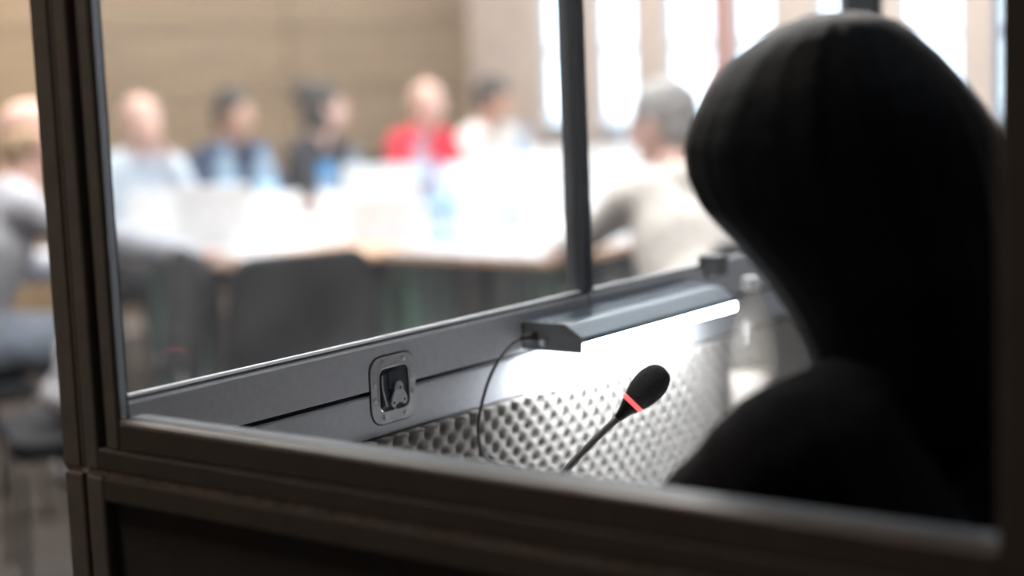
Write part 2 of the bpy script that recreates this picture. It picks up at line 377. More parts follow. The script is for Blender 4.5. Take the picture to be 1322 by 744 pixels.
# butterfly latch
lt = bpy.data.objects.new('butterfly_latch', None); C.objects.link(lt); lt.parent = booth; lt.location = (.440, 0, .981)
def ringplate(b, outer, inner, y0, y1):
    n = len(outer)
    for ya, fl in ((y0, 0), (y1, 1)):
        A = [b.verts.new((u, ya, v)) for u, v in outer]; B = [b.verts.new((u, ya, v)) for u, v in inner]
        for i in range(n): b.faces.new((A[i], A[(i+1) % n], B[(i+1) % n], B[i]))
        if fl: A2, B2 = A, B
        else: A1, B1 = A, B
    for i in range(n):
        b.faces.new((A1[i], A1[(i+1) % n], A2[(i+1) % n], A2[i])); b.faces.new((B1[i], B1[(i+1) % n], B2[(i+1) % n], B2[i]))
    return b
link('dish_plate', ringplate(bmesh.new(), rrect(.088, .088, .020), rrect(.060, .058, .011), -.0022, -.0002), M['zinc'], lt)
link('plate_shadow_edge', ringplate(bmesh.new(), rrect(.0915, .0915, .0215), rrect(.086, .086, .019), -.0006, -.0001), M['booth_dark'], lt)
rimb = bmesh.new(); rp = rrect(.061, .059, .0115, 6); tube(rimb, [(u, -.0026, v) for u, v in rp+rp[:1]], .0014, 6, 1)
link('recess_rim', rimb, M['zinc_glint'], lt, smooth=True)
link('recess_floor', prism(bmesh.new(), rrect(.0595, .0575, .011), 'y', -.0012, -.0003), M['zinc_shade'], lt)
link('recess_wall', box(-.024, -.012, -.0035, -.0014, -.022, .022), M['zinc_shade'], lt, bevel=.0008)
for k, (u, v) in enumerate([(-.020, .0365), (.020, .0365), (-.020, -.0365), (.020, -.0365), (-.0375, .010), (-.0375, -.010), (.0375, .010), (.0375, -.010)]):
    b = bmesh.new(); ellip(b, (u, -.0024, v), (.0040, .0030, .0040), sub=2); link('rivet', b, M['zinc_glint'], lt, smooth=True)
link('hook_plate', prism(bmesh.new(), [(-.013, .004), (-.013, .021), (-.008, .0245), (.010, .0245), (.013, .021), (.013, .004), (.006, -.001), (-.006, -.001)], 'y', -.0052, -.0034), M['zinc_shade'], lt, bevel=.0006)
# T-shaped butterfly handle: head plus two wings
bw = bmesh.new(); pts = []
for a in range(-20, 201, 20): pts.append((.004+.0085*math.cos(math.radians(a)), .001+.0085*math.sin(math.radians(a))))
pts = [(.0135, -.004)]+pts+[(-.0065, -.004), (-.011, -.012), (-.0125, -.019), (-.010, -.0235), (-.006, -.024), (-.002, -.0205), (.003, -.019), (.009, -.0195), (.012, -.0225), (.016, -.0225), (.0195, -.019), (.019, -.013)]
prism(bw, pts, 'y', -.0085, -.0062)
link('butterfly_handle', bw, M['zinc'], lt, bevel=.0007)
def disc(u, v, r, y0, y1):
    b = bmesh.new(); lathe(b, [(r, -y0), (r*.8, -y1)], 14, Matrix.Rotation(PI/2, 4, 'X')); bmesh.ops.translate(b, verts=b.verts, vec=(u, 0, v)); return b
link('pivot', disc(.004, .001, .0045, -.0085, -.0105), M['zinc'], lt, smooth=False)
link('pivot_hole', disc(.004, .001, .0022, -.0103, -.0108), M['booth_dark'], lt)
for u, v in ((-.0075, -.018), (.0135, -.0165)): link('wing_hole', disc(u, v, .002, -.0084, -.0088), M['booth_dark'], lt)
link('spring_clip', tube(bmesh.new(), [(-.024, -.004, .020), (-.026, -.006, .005), (-.023, -.006, -.008), (-.018, -.005, -.021)], .0012, 6), M['zinc_glint'], lt, smooth=True)
link('stop_rivet', disc(.0, -.028, .0022, -.0025, -.0045), M['zinc'], lt)
# desk in the booth
dk = thing('booth_desk', 'pale laminate desk shelf along the inside of the booth front', 'desk', (0, 0, 0))
link('desk_top', box(.004, 1.815, -.56, -.016, .655, .682), M['desk'], dk, bevel=.003)
for x in (.05, 1.77):
    link('leg', box(x-.02, x+.02, -.52, -.48, 0, .655), M['alu_dark'], dk); link('leg', box(x-.02, x+.02, -.08, -.04, 0, .655), M['alu_dark'], dk)
# lamp on the booth front
lp = thing('booth_lamp', 'long grey lamp with lit white diffuser fixed below the booth window', 'lamp', (0, 0, 0))
x0, x1 = .727, 1.160
sec = [(-.0012, .990), (-.0012, 1.0235), (-.006, 1.027), (-.074, 1.027), (-.079, 1.025), (-.104, 1.0095), (-.104, 1.0015), (-.098, .998), (-.03, .990)]
link('housing', prism(bmesh.new(), sec, 'x', x0, x1), M['lamp'], lp, bevel=.0008)
rb = bmesh.new()
for yy in (-.018, -.034, -.050): bx(rb, x0+.01, x1-.004, yy-.003, yy+.003, 1.0268, 1.0288)
link('cooling_rib', rb, M['lamp'], lp)
sc2 = [(y*1.0-.0004*(1 if y < -.05 else 0), z) for y, z in sec]
cap = [(-.0012, .9875), (-.0012, 1.0245), (-.006, 1.0283), (-.075, 1.0283), (-.080, 1.0262), (-.1055, 1.0105), (-.1055, .9895), (-.100, .9875)]
link('end_cap', prism(bmesh.new(), cap, 'x', x0-.004, x0), M['lamp_cap'], lp, bevel=.0006)
link('end_cap', prism(bmesh.new(), cap, 'x', x1, x1+.004), M['lamp_cap'], lp, bevel=.0006)
link('diffuser', prism(bmesh.new(), [(-.098, .9979), (-.1042, 1.0012), (-.1048, .9905), (-.100, .9880), (-.02, .9876), (-.02, .9895)], 'x', x0+.002, x1-.002), M['diffuser'], lp)
b = bmesh.new(); lathe(b, [(.0075, 0), (.0075, .008), (.006, .010), (.0055, .020), (.0035, .028)], 14, Matrix.Translation((x0-.004, -.022, 1.008)) @ Matrix.Rotation(-PI/2, 4, 'Y'))
link('cable_plug', b, M['black_rubber'], lp, smooth=True)
b = bmesh.new(); lathe(b, [(.005, 0), (.005, .004), (.003, .006)], 12, Matrix.Translation((x0-.004, -.040, 1.000)) @ Matrix.Rotation(-PI/2, 4, 'Y'))
link('screw', b, M['zinc'], lp, smooth=True)
link('power_cable', tube(bmesh.new(), [(.700, -.022, 1.008), (.672, -.022, 1.004), (.635, -.024, .985), (.605, -.026, .955), (.586, -.026, .915), (.583, -.026, .888), (.592, -.026, .862), (.622, -.028, .840), (.650, -.030, .832), (.668, -.028, .80), (.675, -.03, .72), (.66, -.04, .685), (.60, -.10, .6845)], .0023, 8), M['black_rubber'], lp, smooth=True)
hb = bmesh.new(); bx(hb, 1.235, 1.270, -.028, -.0005, 1.028, 1.050); bx(hb, 1.235, 1.270, -.028, .012, 1.0490, 1.064)
ho = link('clamp', hb, M['lamp_cap'], None, bevel=.003); tag(ho, 'small dark square clamp hooked over the sill beyond the lamp', 'clamp')
# ------------------------------------------------------------------ microphone
A = Vector((.4345, -.3795, .9965)); B = Vector((.466, -.411, 1.0385))
mic = thing('gooseneck_microphone', 'gooseneck desk microphone with black foam head and glowing red ring', 'microphone', (.25, -.19, .682))
def mpart(name, bm, m, **k):
    bmesh.ops.translate(bm, verts=bm.verts, vec=(-.25, .19, -.682)); return link(name, bm, M[m], mic, **k)
ax = (B-A).normalized(); Q = ax.to_track_quat('Z', 'Y').to_matrix().to_4x4()
b = bmesh.new(); lathe(b, [(.0095, .0), (.0135, .001), (.0165, .008), (.0190, .016), (.0198, .026), (.0192, .036), (.0170, .044), (.0132, .050), (.008, .0538), (.002, .055)], 32, Matrix.Translation(A) @ Q)
mpart('windscreen', b, 'mic_foam', smooth=True)
b = bmesh.new(); lathe(b, [(.0125, -.0030), (.0140, -.0022), (.0143, .001), (.0138, .003)], 32, Matrix.Translation(A) @ Q); mpart('light_ring', b, 'red_ring', smooth=True)
b = bmesh.new(); lathe(b, [(.0048, -.026), (.0062, -.020), (.0085, -.012), (.0118, -.005), (.0125, -.0030), (.01, .0)], 28, Matrix.Translation(A) @ Q); mpart('capsule_collar', b, 'black_rubber', smooth=True)
g0 = A-ax*.024
mpart('gooseneck', tube(bmesh.new(), [g0, A+Vector((-.032, .032, -.040)), (.371, -.315, .914), (.335, -.279, .866), (.292, -.235, .800), (.262, -.203, .745), (.252, -.192, .705)], .0044, 12), 'mic_stem', smooth=True)
b = bmesh.new(); lathe(b, [(.055, 0), (.056, .006), (.052, .014), (.030, .022), (.012, .026), (.008, .04), (.006, .045)], 28, Matrix.Translation((.25, -.19, .682))); mpart('base', b, 'black_rubber', smooth=True)
mpart('talk_button', box(.275, .292, -.20, -.185, .699, .705), 'keys')
# bottle
def bottle(name, label, loc, h=.31, r=.042, cap='cap_blue', group=None, rot=0, capr=0, body='pet', lab='label_blue'):
    t = thing(name, label, 'bottle', loc, rot, group); s = h/.31
    prof = [(r*.80, .0), (r*.96, .006), (r, .02), (r, .06*s), (r*.96, .07*s), (r, .08*s), (r, .19*s), (r*.97, .20*s), (r*.9, .225*s), (r*.62, .26*s), (.014, .283*s), (.0135, .296*s)]
    if capr: prof = prof[:8]+[(capr, .225*s), (capr*.95, .24*s)]
    b = bmesh.new(); lathe(b, prof, 20); link('bottle_body', b, M[body], t, smooth=True)
    b = bmesh.new(); lathe(b, [(.016, .293*s), (.016, .31*s), (.013, .312*s)] if not capr else [(capr*1.04, .236*s), (capr*1.04, .29*s), (capr*.8, .306*s), (capr*.2, .312*s)], 16); link('cap', b, M[cap], t)
    b = bmesh.new(); lathe(b, [(r+.0006, .10*s), (r+.0006, .17*s)], 20); link('label_sleeve', b, M[lab], t, smooth=True)
    return t
bottle('water_bottle', 'clear water bottle standing in the booth beyond the lamp', (1.262, -.075, .682), .345, .040, 'cap_white', body='pet_clear', lab='label_pale')
# ------------------------------------------------------------------ people
def hand_bm():
    """relaxed left hand, wrist at origin, fingers along +x, palm down, thumb towards -y"""
    b = bmesh.new()
    for y, L in ((-.028, .084), (-.010, .088), (.010, .084), (.028, .078)): capsule(b, (.008, y*.55, 0), (L, y, .001), .014, .0115, 10)
    for y, x, ls in ((-.030, .088, (.040, .024, .018)), (-.010, .092, (.045, .028, .020)), (.011, .088, (.041, .026, .019)), (.030, .080, (.032, .019, .016))):
        p = Vector((x, y, .001)); a = .12; r = .0088
        for L in ls:
            q = p+Vector((L*math.cos(a), y*.12*L/.04, -L*math.sin(a))); capsule(b, p, q, r, r*.9, 8); p = q; a += .38; r *= .92
    capsule(b, (.020, -.018, -.004), (.050, -.044, -.012), .0145, .011, 8); capsule(b, (.050, -.044, -.012), (.076, -.054, -.018), .0105, .0095, 8); capsule(b, (.076, -.054, -.018), (.100, -.056, -.023), .0093, .0075, 8)
    capsule(b, (-.03, 0, 0), (.012, 0, 0), .024, .022, 10)
    return b
HAND = remesh(hand_bm(), .0036, 2)
def head_bm():
    """head centred at the origin, face towards +x"""
    b = bmesh.new()
    ellip(b, (-.012, 0, .032), (.098, .077, .088)); ellip(b, (.022, 0, -.020), (.070, .064, .085)); ellip(b, (.040, 0, -.075), (.044, .043, .036))
    for s in (-1, 1):
        ellip(b, (.062, s*.036, -.022), (.026, .022, .024), sub=2); ellip(b, (.074, s*.030, .026), (.022, .026, .008), sub=2)
        ellip(b, (-.004, s*.079, -.006), (.020, .007, .031), (.0, 0, s*.35), sub=2)
    capsule(b, (.088, 0, .016), (.109, 0, -.022), .008, .012, 10)
    for s in (-1, 1): ellip(b, (.096, s*.011, -.027), (.011, .008, .008), sub=2)
    ellip(b, (.084, 0, -.052), (.012, .024, .0065), sub=2); ellip(b, (.081, 0, -.064), (.012, .020, .0065), sub=2); ellip(b, (.079, 0, -.094), (.014, .018, .013), sub=2)
    capsule(b, (-.014, 0, -.05), (-.035, 0, -.16), .054, .058, 14)
    return b
HEAD = remesh(head_bm(), .0045, 3)
def add_mesh(bm, me, mtx):
    n0 = len(bm.verts); bm.from_mesh(me); bm.verts.ensure_lookup_table()
    vs = bm.verts[n0:]; bmesh.ops.transform(bm, matrix=mtx, verts=vs)
def bone(a, b, pole, l1, l2):
    a, b = Vector(a), Vector(b); d = b-a; D = min(d.length, (l1+l2)*.995); u = d.normalized(); b = a+u*D
    x = (l1*l1-l2*l2+D*D)/(2*D); h = math.sqrt(max(0, l1*l1-x*x)); p = Vector(pole); p = (p-u*p.dot(u)).normalized()
    return a+u*x+p*h, b
def frame(d, upv):
    x = d.normalized(); y = Vector(upv).cross(x).normalized(); z = x.cross(y)
    return Matrix(((x.x, y.x, z.x, 0), (x.y, y.y, z.y, 0), (x.z, y.z, z.z, 0), (0, 0, 0, 1)))
def person(label, loc, yaw, skin, shirt, trousers, hair=None, hstyle='short', lean=.15, seat=.46, head=(0, 0, 0), hd_off=(0, 0, 0), hands=((.42, .2, .79), (.42, -.2, .79)), girth=1.0, scale=1.0, shoe='shoe', sleeves=1.0, voxel=.013, group=None, knees=None, seed=0, turtleneck=False):
    t = thing('person', label, 'person', loc, yaw, group)
    tv = Vector((math.sin(lean), 0, math.cos(lean))); pel = Vector((0, 0, seat+.09)); g = girth
    chest = pel+tv*.30; sc = pel+tv*.45; nb = pel+tv*.50
    hc = nb+Vector((math.sin(lean*.6)*.15+.03, 0, .155))+Vector(hd_off)
    HM = Matrix.Translation(hc) @ Matrix.Rotation(head[0], 4, 'Z') @ Matrix.Rotation(head[1], 4, 'Y') @ Matrix.Rotation(head[2], 4, 'X')
    neck_top = HM @ Vector((-.022, 0, -.09))
    arms = []
    for s, hnd in ((1, hands[0]), (-1, hands[1])):
        sh = sc+Vector((0, s*.165, -.01)); el, wr_ = bone(sh, hnd, (-.25, s*.55, -.8), .285, .255); arms.append((s, sh, el, wr_))
    kn = knees or ((.43, .12, seat+.04), (.43, -.12, seat+.04))
    legs = []
    for s, k in ((1, kn[0]), (-1, kn[1])):
        k = Vector(k); an = Vector((k.x+.02, k.y, .085)); legs.append((s, Vector((0, s*.09, seat+.07)), k, an))
    def torso(b, e, top=True):
        for s in (-1, 1):
            capsule(b, pel+Vector((0, s*.055*g, -.01)), pel+Vector((0, s*.055*g, 0))+tv*.16, .105*g+e, .100*g+e, 14)
            capsule(b, pel+Vector((0, s*.055*g, 0))+tv*.16, chest+Vector((0, s*.07, 0)), .100*g+e, .108+e, 14)
            capsule(b, chest+Vector((0, s*.07, 0)), sc+Vector((-.005, s*.10, -.005)), .105+e, .068+e, 14)
            capsule(b, sc+Vector((0, s*.03, .03)), sc+Vector((0, s*.160, -.004)), .050+e, .056+e, 12)
    def arm(b, A, e, f=1.0):
        s, sh, el, wr_ = A
        capsule(b, sh, el, .052+e, .041+e, 12); capsule(b, el, el.lerp(wr_, .35*min(f, 1)), .041+e, .040+e, 12)
        if f > .4: capsule(b, el.lerp(wr_, .35), el.lerp(wr_, f), .040+e, .028+e, 12)
    def leg(b, Lg, e):
        s, h, k, an = Lg
        capsule(b, h, k, .085+e, .056+e, 14); capsule(b, k, k.lerp(an, .35), .056+e, .056+e, 12); capsule(b, k.lerp(an, .35), an, .056+e, .037+e, 12)
    b = bmesh.new(); torso(b, 0)
    for A_ in arms: arm(b, A_, 0)
    for Lg in legs:
        leg(b, Lg, 0); an = Lg[3]; capsule(b, an+Vector((-.03, 0, -.045)), an+Vector((.14, 0, -.055)), .032, .028, 10)
    capsule(b, sc+Vector((0, 0, .03)), neck_top, .058, .054, 14)
    me = remesh(b, voxel, 4); b = bmesh.new(); b.from_mesh(me)
    b.verts.ensure_lookup_table()
    add_mesh(b, HEAD, HM)
    for s, sh, el, wr_ in arms:
        d = (wr_-el).normalized(); dirh = Vector((d.x, d.y, d.z*.35)) if abs(d.z) < .8 else d
        add_mesh(b, HAND, Matrix.Translation(wr_) @ frame(dirh, (0, 0, 1)) @ Matrix.Diagonal((1, s, 1, 1)))
    link('body', b, M[skin], t, smooth=True)
    b = bmesh.new(); torso(b, .017)
    for s in (-1, 1): capsule(b, pel+Vector((-.012, s*.06*g, -.03)), pel+Vector((0, s*.055*g, .05))+tv*.05, .128*g, .122*g, 14)      # hem over the hips
    for A_ in arms: arm(b, A_, .013, sleeves)
    if turtleneck: capsule(b, sc+Vector((0, 0, .03)), sc.lerp(neck_top, .75), .072, .062, 14)
    me = remesh(b, voxel, 4); b = bmesh.new(); b.from_mesh(me); wrinkle(b, .009, 11, seed)
    link('shirt', b, M[shirt], t, smooth=True)
    b = bmesh.new()
    for s in (-1, 1): capsule(b, pel+Vector((-.01, s*.06*g, -.02)), pel+Vector((0, s*.055*g, .07)), .116*g, .106*g, 14)
    for Lg in legs: leg(b, Lg, .016)
    me = remesh(b, voxel, 4); b = bmesh.new(); b.from_mesh(me); wrinkle(b, .008, 12, seed+3)
    link('trousers', b, M[trousers], t, smooth=True)
    for Lg in legs:
        an = Lg[3]; b = bmesh.new(); capsule(b, an+Vector((-.035, 0, -.042)), an+Vector((.05, 0, -.040)), .042, .040, 12); capsule(b, an+Vector((.05, 0, -.045)), an+Vector((.17, 0, -.052)), .040, .031, 12)
        for v in b.verts: v.co.z = max(v.co.z, .002)
        link('shoe', b, M[shoe], t, smooth=True)
    for s in (-1, 1):
        b = bmesh.new(); ellip(b, (0, 0, 0), (.0115, .0135, .009), sub=2); e = link('eye', b, M['eye'], t, smooth=True); e.matrix_local = HM @ Matrix.Translation((.079, s*.031, .010))
    if hair:
        b = bmesh.new()
        if hstyle == 'short':
            ellip(b, (-.022, 0, .046), (.101, .084, .088)); ellip(b, (-.055, 0, -.01), (.062, .078, .085))
        elif hstyle == 'bun':
            ellip(b, (-.024, 0, .046), (.104, .088, .090)); ellip(b, (-.060, 0, -.02), (.066, .084, .10)); ellip(b, (-.10, 0, .08), (.06, .055, .06))
            for s in (-1, 1): ellip(b, (-.02, s*.07, -.05), (.04, .02, .07))
        elif hstyle == 'fringe':
            ellip(b, (-.052, 0, -.02), (.060, .080, .060))
            for s in (-1, 1): ellip(b, (-.03, s*.068, .0), (.05, .018, .035))
        elif hstyle == 'long':
            ellip(b, (-.018, 0, .050), (.106, .090, .090)); ellip(b, (-.055, 0, -.07), (.065, .095, .13))
            for s in (-1, 1): ellip(b, (.0, s*.075, -.05), (.055, .024, .11))
        me = remesh(b, .006, 4); b = bmesh.new(); b.from_mesh(me); wrinkle(b, .008, 40, seed)
        h = link('hair', b, M[hair], t, smooth=True); h.matrix_local = HM
    t.scale = (scale,)*3
    t['hc'] = [hc.x, hc.y, hc.z]
    return t, hc, HM
# ------------------------------------------------------------------ chairs
def chair(name, label, loc, yaw, group=None, sh=.45, mat_='chair', arms=False):
    """padded conference chair; local +x is where the sitter faces"""
    t = thing(name, label, 'chair', loc, yaw, group)
    link('seat', prism(bmesh.new(), rrect(.46, .47, .06), 'z', sh-.06, sh-.003), M[mat_], t, bevel=.015)
    b = bmesh.new(); prism(b, rrect(.44, .40, .07, 5, 0, sh+.25), 'x', -.275, -.235)
    bmesh.ops.transform(b, matrix=Matrix.Translation((-.25, 0, sh+.05)) @ Matrix.Rotation(-.16, 4, 'Y') @ Matrix.Translation((.25, 0, -sh-.05)), verts=b.verts)
    link('backrest', b, M[mat_], t, bevel=.012)
    for s in (-1, 1):
        link('leg', tube(bmesh.new(), [(.20, s*.20, sh-.06), (.21, s*.21, .2), (.22, s*.215, .0)], .011, 8, 3), M['chair_metal'], t, smooth=True)
        link('leg', tube(bmesh.new(), [(-.245, s*.19, sh+.12), (-.22, s*.20, sh-.05), (-.24, s*.215, .0)], .011, 8, 3), M['chair_metal'], t, smooth=True)
    link('stretcher', tube(bmesh.new(), [(-.228, -.205, .2), (-.228, .205, .2)], .008, 8, 1), M['chair_metal'], t, smooth=True)
    return t
# ------------------------------------------------------------------ conference tables
def table(label, x0, x1, y0, y1, wood=.0, group=None):
    t = thing('conference_table', label, 'table', ((x0+x1)/2, (y0+y1)/2, 0), 0, group)
    hx, hy = (x1-x0)/2, (y1-y0)/2
    link('tabletop', box(-hx, hx, -hy, hy, .712, .738), M['table_wood'], t, bevel=.003)
    if wood < 2*hy: link('cloth', box(-hx+.01, hx-.01, -hy+wood, hy-.005, .7382, .7405), M['table_white'], t)
    for sx in (-1, 1):
        for sy in (-1, 1):
            link('leg', prism(bmesh.new(), rrect(.075, .05, .008, 2), 'z', 0, .712), M['green'], t, loc=(sx*(hx-.10), sy*(hy-.07), 0))
    link('apron', box(-hx+.14, hx-.14, -hy+.06, -hy+.08, .62, .712), M['c_dark'], t)
    return t
table('beech edged table at the near left, a grey sleeved hand resting on its bare edge', 2.92, 3.58, 2.62, 3.32, .36)
table('white covered table right of the beech edged one, a tent card on it', 3.60, 4.95, 2.62, 3.32, .0)
table('white covered table at the near right in front of the grey haired man', 3.35, 4.95, 1.86, 2.61, .03)
table('white covered table in front of the bald man and the dark haired man', 2.92, 4.55, 3.34, 4.02)
table('white covered table in front of the person in red', 4.57, 6.35, 3.34, 4.02)
table('white covered table at the far right by the windows', 4.97, 6.35, 2.30, 3.32)
# ------------------------------------------------------------------ things on the tables
TZ = .7408
def laptop(label, x, y, yaw, w=.33, d=.23, open_=1.60, z=TZ, group=None):
    t = thing('laptop', label, 'laptop', (x, y, z), yaw, group)
    link('base', box(-d/2, d/2, -w/2, w/2, .001, .016), M['white_plastic'], t, bevel=.003)
    link('keyboard', box(-d*.38, d*.05, -w*.42, w*.42, .0161, .0168), M['keys'], t)
    b = box(0, .008, -w/2, w/2, 0, d)
    bmesh.ops.transform(b, matrix=Matrix.Translation((-d/2, 0, .016)) @ Matrix.Rotation(-(open_-PI/2), 4, 'Y'), verts=b.verts)
    link('lid', b, M['white_plastic'], t, bevel=.003)
    return t
def card(label, x, y, yaw, w=.30, h=.17, group=None):
    """folded tent card; the front leaf faces local -x"""
    t = thing('tent_card', label, 'tent card', (x, y, TZ), yaw, group)
    link('front_leaf', prism(bmesh.new(), [(-.055, 0), (-.053, 0), (.001, h), (-.001, h)], 'y', -w/2, w/2) if False else prism2(w, h, 1), M['paper'], t)
    link('back_leaf', prism2(w, h, -1), M['paper'], t)
    return t
def prism2(w, h, s):
    b = bmesh.new()
    pts = [(-s*.045, 0), (-s*.042, 0), (0, h-.003), (0, h)]
    A = [b.verts.new((u, -w/2, v)) for u, v in pts]; B = [b.verts.new((u, w/2, v)) for u, v in pts]
    b.faces.new(A); b.faces.new(B[::-1])
    for i in range(4): b.faces.new((A[i], A[(i+1) % 4], B[(i+1) % 4], B[i]))
    return b
def papers(label, x, y, yaw, n=3, group=None):
    t = thing('paper_stack', label, 'papers', (x, y, TZ), yaw, group)
    for k in range(n):
        a = random.uniform(-.12, .12)
        link('sheet', box(-.105, .105, -.148, .148, 0, .0025), M['paper'], t, loc=(random.uniform(-.01, .01), random.uniform(-.01, .01), .0002+k*.0029), rot=(0, 0, a))
    return t
def tumbler(label, x, y, group=None):
    t = thing('tumbler', label, 'glass', (x, y, TZ), 0, group)
    b = bmesh.new(); lathe(b, [(.026, 0), (.031, .10), (.029, .10), (.025, .006)], 18); link('cup', b, M['tumbler'], t, smooth=True)
    return t
F = YAW          # heading of the lens, used to describe which way things are turned
laptop('open white laptop beside the bald man, lid towards the booth', 3.44, 3.86, F, .27, .19)
laptop('large open white laptop below the pair of tall water bottles', 3.34, 3.42, F-.1, .29, .22)
card('white tent card just right of the blue capped bottle', 3.86, 3.28, F-.1, .19, .16)
card('white tent card just left of the blue capped bottle', 3.68, 3.46, F+.1, .20, .17)
laptop('open white laptop in front of the person in red, left of the slim bottle', 4.66, 3.74, F-.15, .34, .20)
laptop('open white laptop on the near left table beside its wooden edge', 3.76, 2.93, F-.2, .29, .15)
card('white tent card right of the person in red', 5.20, 3.68, F-.2, .26, .18)
card('white tent card in front of the man in white', 5.50, 3.56, F-.2, .28, .19)
laptop('small open white laptop by the first window', 5.90, 3.62, F-.3, .30, .20)
card('white tent card at the near right table left of the mullion', 4.50, 2.80, F-.3, .26, .15)
laptop('open white laptop on the near right table beside the stout bottle', 4.12, 2.66, F-.3, .28, .18)
card('white tent card left of the booth mullion on the window side table', 5.55, 2.95, F-.3, .26, .15)
laptop('open white laptop right of the mullion near the windows', 6.00, 3.30, F-.3, .30, .20)
card('white tent card right of the mullion beyond the grey haired man', 5.25, 2.66, F-.4, .30, .16)
for i, (x, y, r, l) in enumerate([(3.35, 3.14, .1, 'white papers on the near left table behind the grey sleeved hand'), (3.85, 2.45, .1, 'white papers on the near edge of the near right table'),
        (4.35, 2.42, -.2, 'white papers close to the shoulder of the grey haired man'), (4.45, 3.10, .2, 'white papers in the middle of the near right table'),
        (3.10, 3.80, .1, 'white papers under the elbows of the bald man'), (4.98, 3.52, .4, 'white papers behind the tent card by the person in red'),
        (5.9, 2.9, .2, 'white papers on the table by the windows'), (4.05, 3.62, .2, 'white papers before the woman in black'), (5.7, 2.5, .4, 'white papers at the near corner of the window side table')]):
    papers(l, x, y, r, 3)
bottle('water_bottle', 'tall pale blue bottle, left of the pair before the dark haired man', (3.83, 3.90, TZ), .36, .052)
bottle('water_bottle', 'tall pale blue bottle, right of the pair before the dark haired man', (3.88, 3.72, TZ), .35, .052)
bottle('water_bottle', 'small bottle with a round blue cap in front of the woman in black', (4.22, 3.68, TZ), .25, .048, 'cap_blue', None, 0, .040)
bottle('water_bottle', 'clear bottle beside the elbow of the woman in black', (4.72, 3.97, TZ), .27, .042)
bottle('water_bottle', 'clear bottle standing right before the person in red', (5.14, 3.92, TZ), .32, .045)
bottle('water_bottle', 'stout pale blue bottle nearest the booth on the tables', (3.69, 2.60, TZ), .30, .060)
bottle('water_bottle', 'clear bottle beside the man in white, before the first window', (5.98, 3.92, TZ), .32, .05)
bottle('water_bottle', 'clear bottle right of the booth mullion by the windows', (6.22, 3.45, TZ), .30, .05, 'cap_white')
for x, y, l in [(3.72, 3.60, 'tumbler left of the tall bottles'), (4.30, 2.95, 'tumbler on the near right table'), (5.02, 3.60, 'tumbler before the person in red'), (3.98, 2.50, 'tumbler near the stout pale blue bottle')]:
    tumbler('clear glass '+l, x, y)
# ------------------------------------------------------------------ people round the tables (yaw = way they face)
def seated_at(x, y, yaw): return (x, y, 0)
D = -PI/2
def sitter(label, hx, hy, yaw, lean, chairlab, off=.14, **k):
    """head at about hx, hy; the chair stands under the sitter"""
    x, y = hx-off*math.cos(yaw), hy-off*math.sin(yaw)
    r = person(label, (x, y, 0), yaw, lean=lean, seat=.46, **k)
    chair('chair', chairlab, (x, y, 0), yaw)
    return r
sitter('bald man in a pale blue shirt, hand raised to his chin', 3.82, 4.36, D-.25, .20, 'dark chair under the bald man', off=.22, skin='skin_pink', shirt='c_blue', trousers='c_trous', hair=None, hands=((.30, .05, 1.02), (.40, -.16, .775)), head=(.1, .12, 0), girth=1.1, seed=1)
sitter('dark haired man behind the pair of tall bottles', 4.45, 4.42, D-.1, .22, 'dark chair under the dark haired man', off=.22, skin='skin_tan', shirt='c_navy', trousers='c_trous', hair='hair_dark', hands=((.42, .15, .775), (.42, -.15, .775)), head=(0, .15, 0), seed=2)
sitter('woman with dark gathered hair and a black top, face turned to the windows', 5.10, 4.42, D+.2, .20, 'dark chair under the woman in black', off=.22, skin='skin_pink', shirt='c_dark', trousers='c_trous', hair='hair_dark', hstyle='bun', hands=((.40, .12, .775), (.40, -.12, .775)), head=(.65, .05, 0), seed=3, scale=1.0)
sitter('person in a red cardigan with short fair hair', 5.85, 4.42, D-.15, .24, 'dark chair under the person in red', off=.22, skin='skin_pink', shirt='c_red', trousers='c_trous', hair='hair_fair', hstyle='fringe', hands=((.40, .12, .775), (.40, -.12, .775)), head=(0, .1, 0), seed=4)
sitter('dark haired man in a white shirt by the first window', 6.42, 4.40, D-.1, .30, 'dark chair under the man in white', off=.25, skin='skin_tan', shirt='c_white', trousers='c_trous', hair='hair_dark', hands=((.40, .15, .775), (.40, -.15, .775)), head=(.5, .2, 0), seed=5)
sitter('dark haired person far off in front of the second window', 6.62, 3.02, PI+.1, .2, 'dark chair at the end of the tables by the second window', off=.20, skin='skin_tan', shirt='c_grey', trousers='c_trous', hair='hair_dark', hands=((.36, .15, .775), (.36, -.15, .775)), head=(.2, .1, 0), seed=6)
# near side
sitter('person in a grey sweater at the left, arm stretched along the table', 2.29, 3.17, -.30, .52, 'dark chair under the person in the grey sweater', off=.335, skin='skin_pink', shirt='c_grey', trousers='c_jeans', hair='hair_fair', hstyle='fringe', hands=((.62, .20, .73), (.80, -.22, .73)), head=(-.1, .1, 0), knees=((.42, .17, .50), (.38, -.16, .50)), seed=7, shoe='shoe_light', scale=1.06)
sitter('grey haired man in a beige grey shirt leaning on the near right table', 3.27, 1.35, 1.02, .60, 'dark chair under the grey haired man', off=.375, skin='skin_pink', shirt='c_beige', trousers='c_trous', hair='hair_grey', hands=((.80, .14, .725), (.80, -.18, .725)), head=(.75, .2, 0), hd_off=(0, 0, 0), girth=1.15, seed=8, scale=1.06)
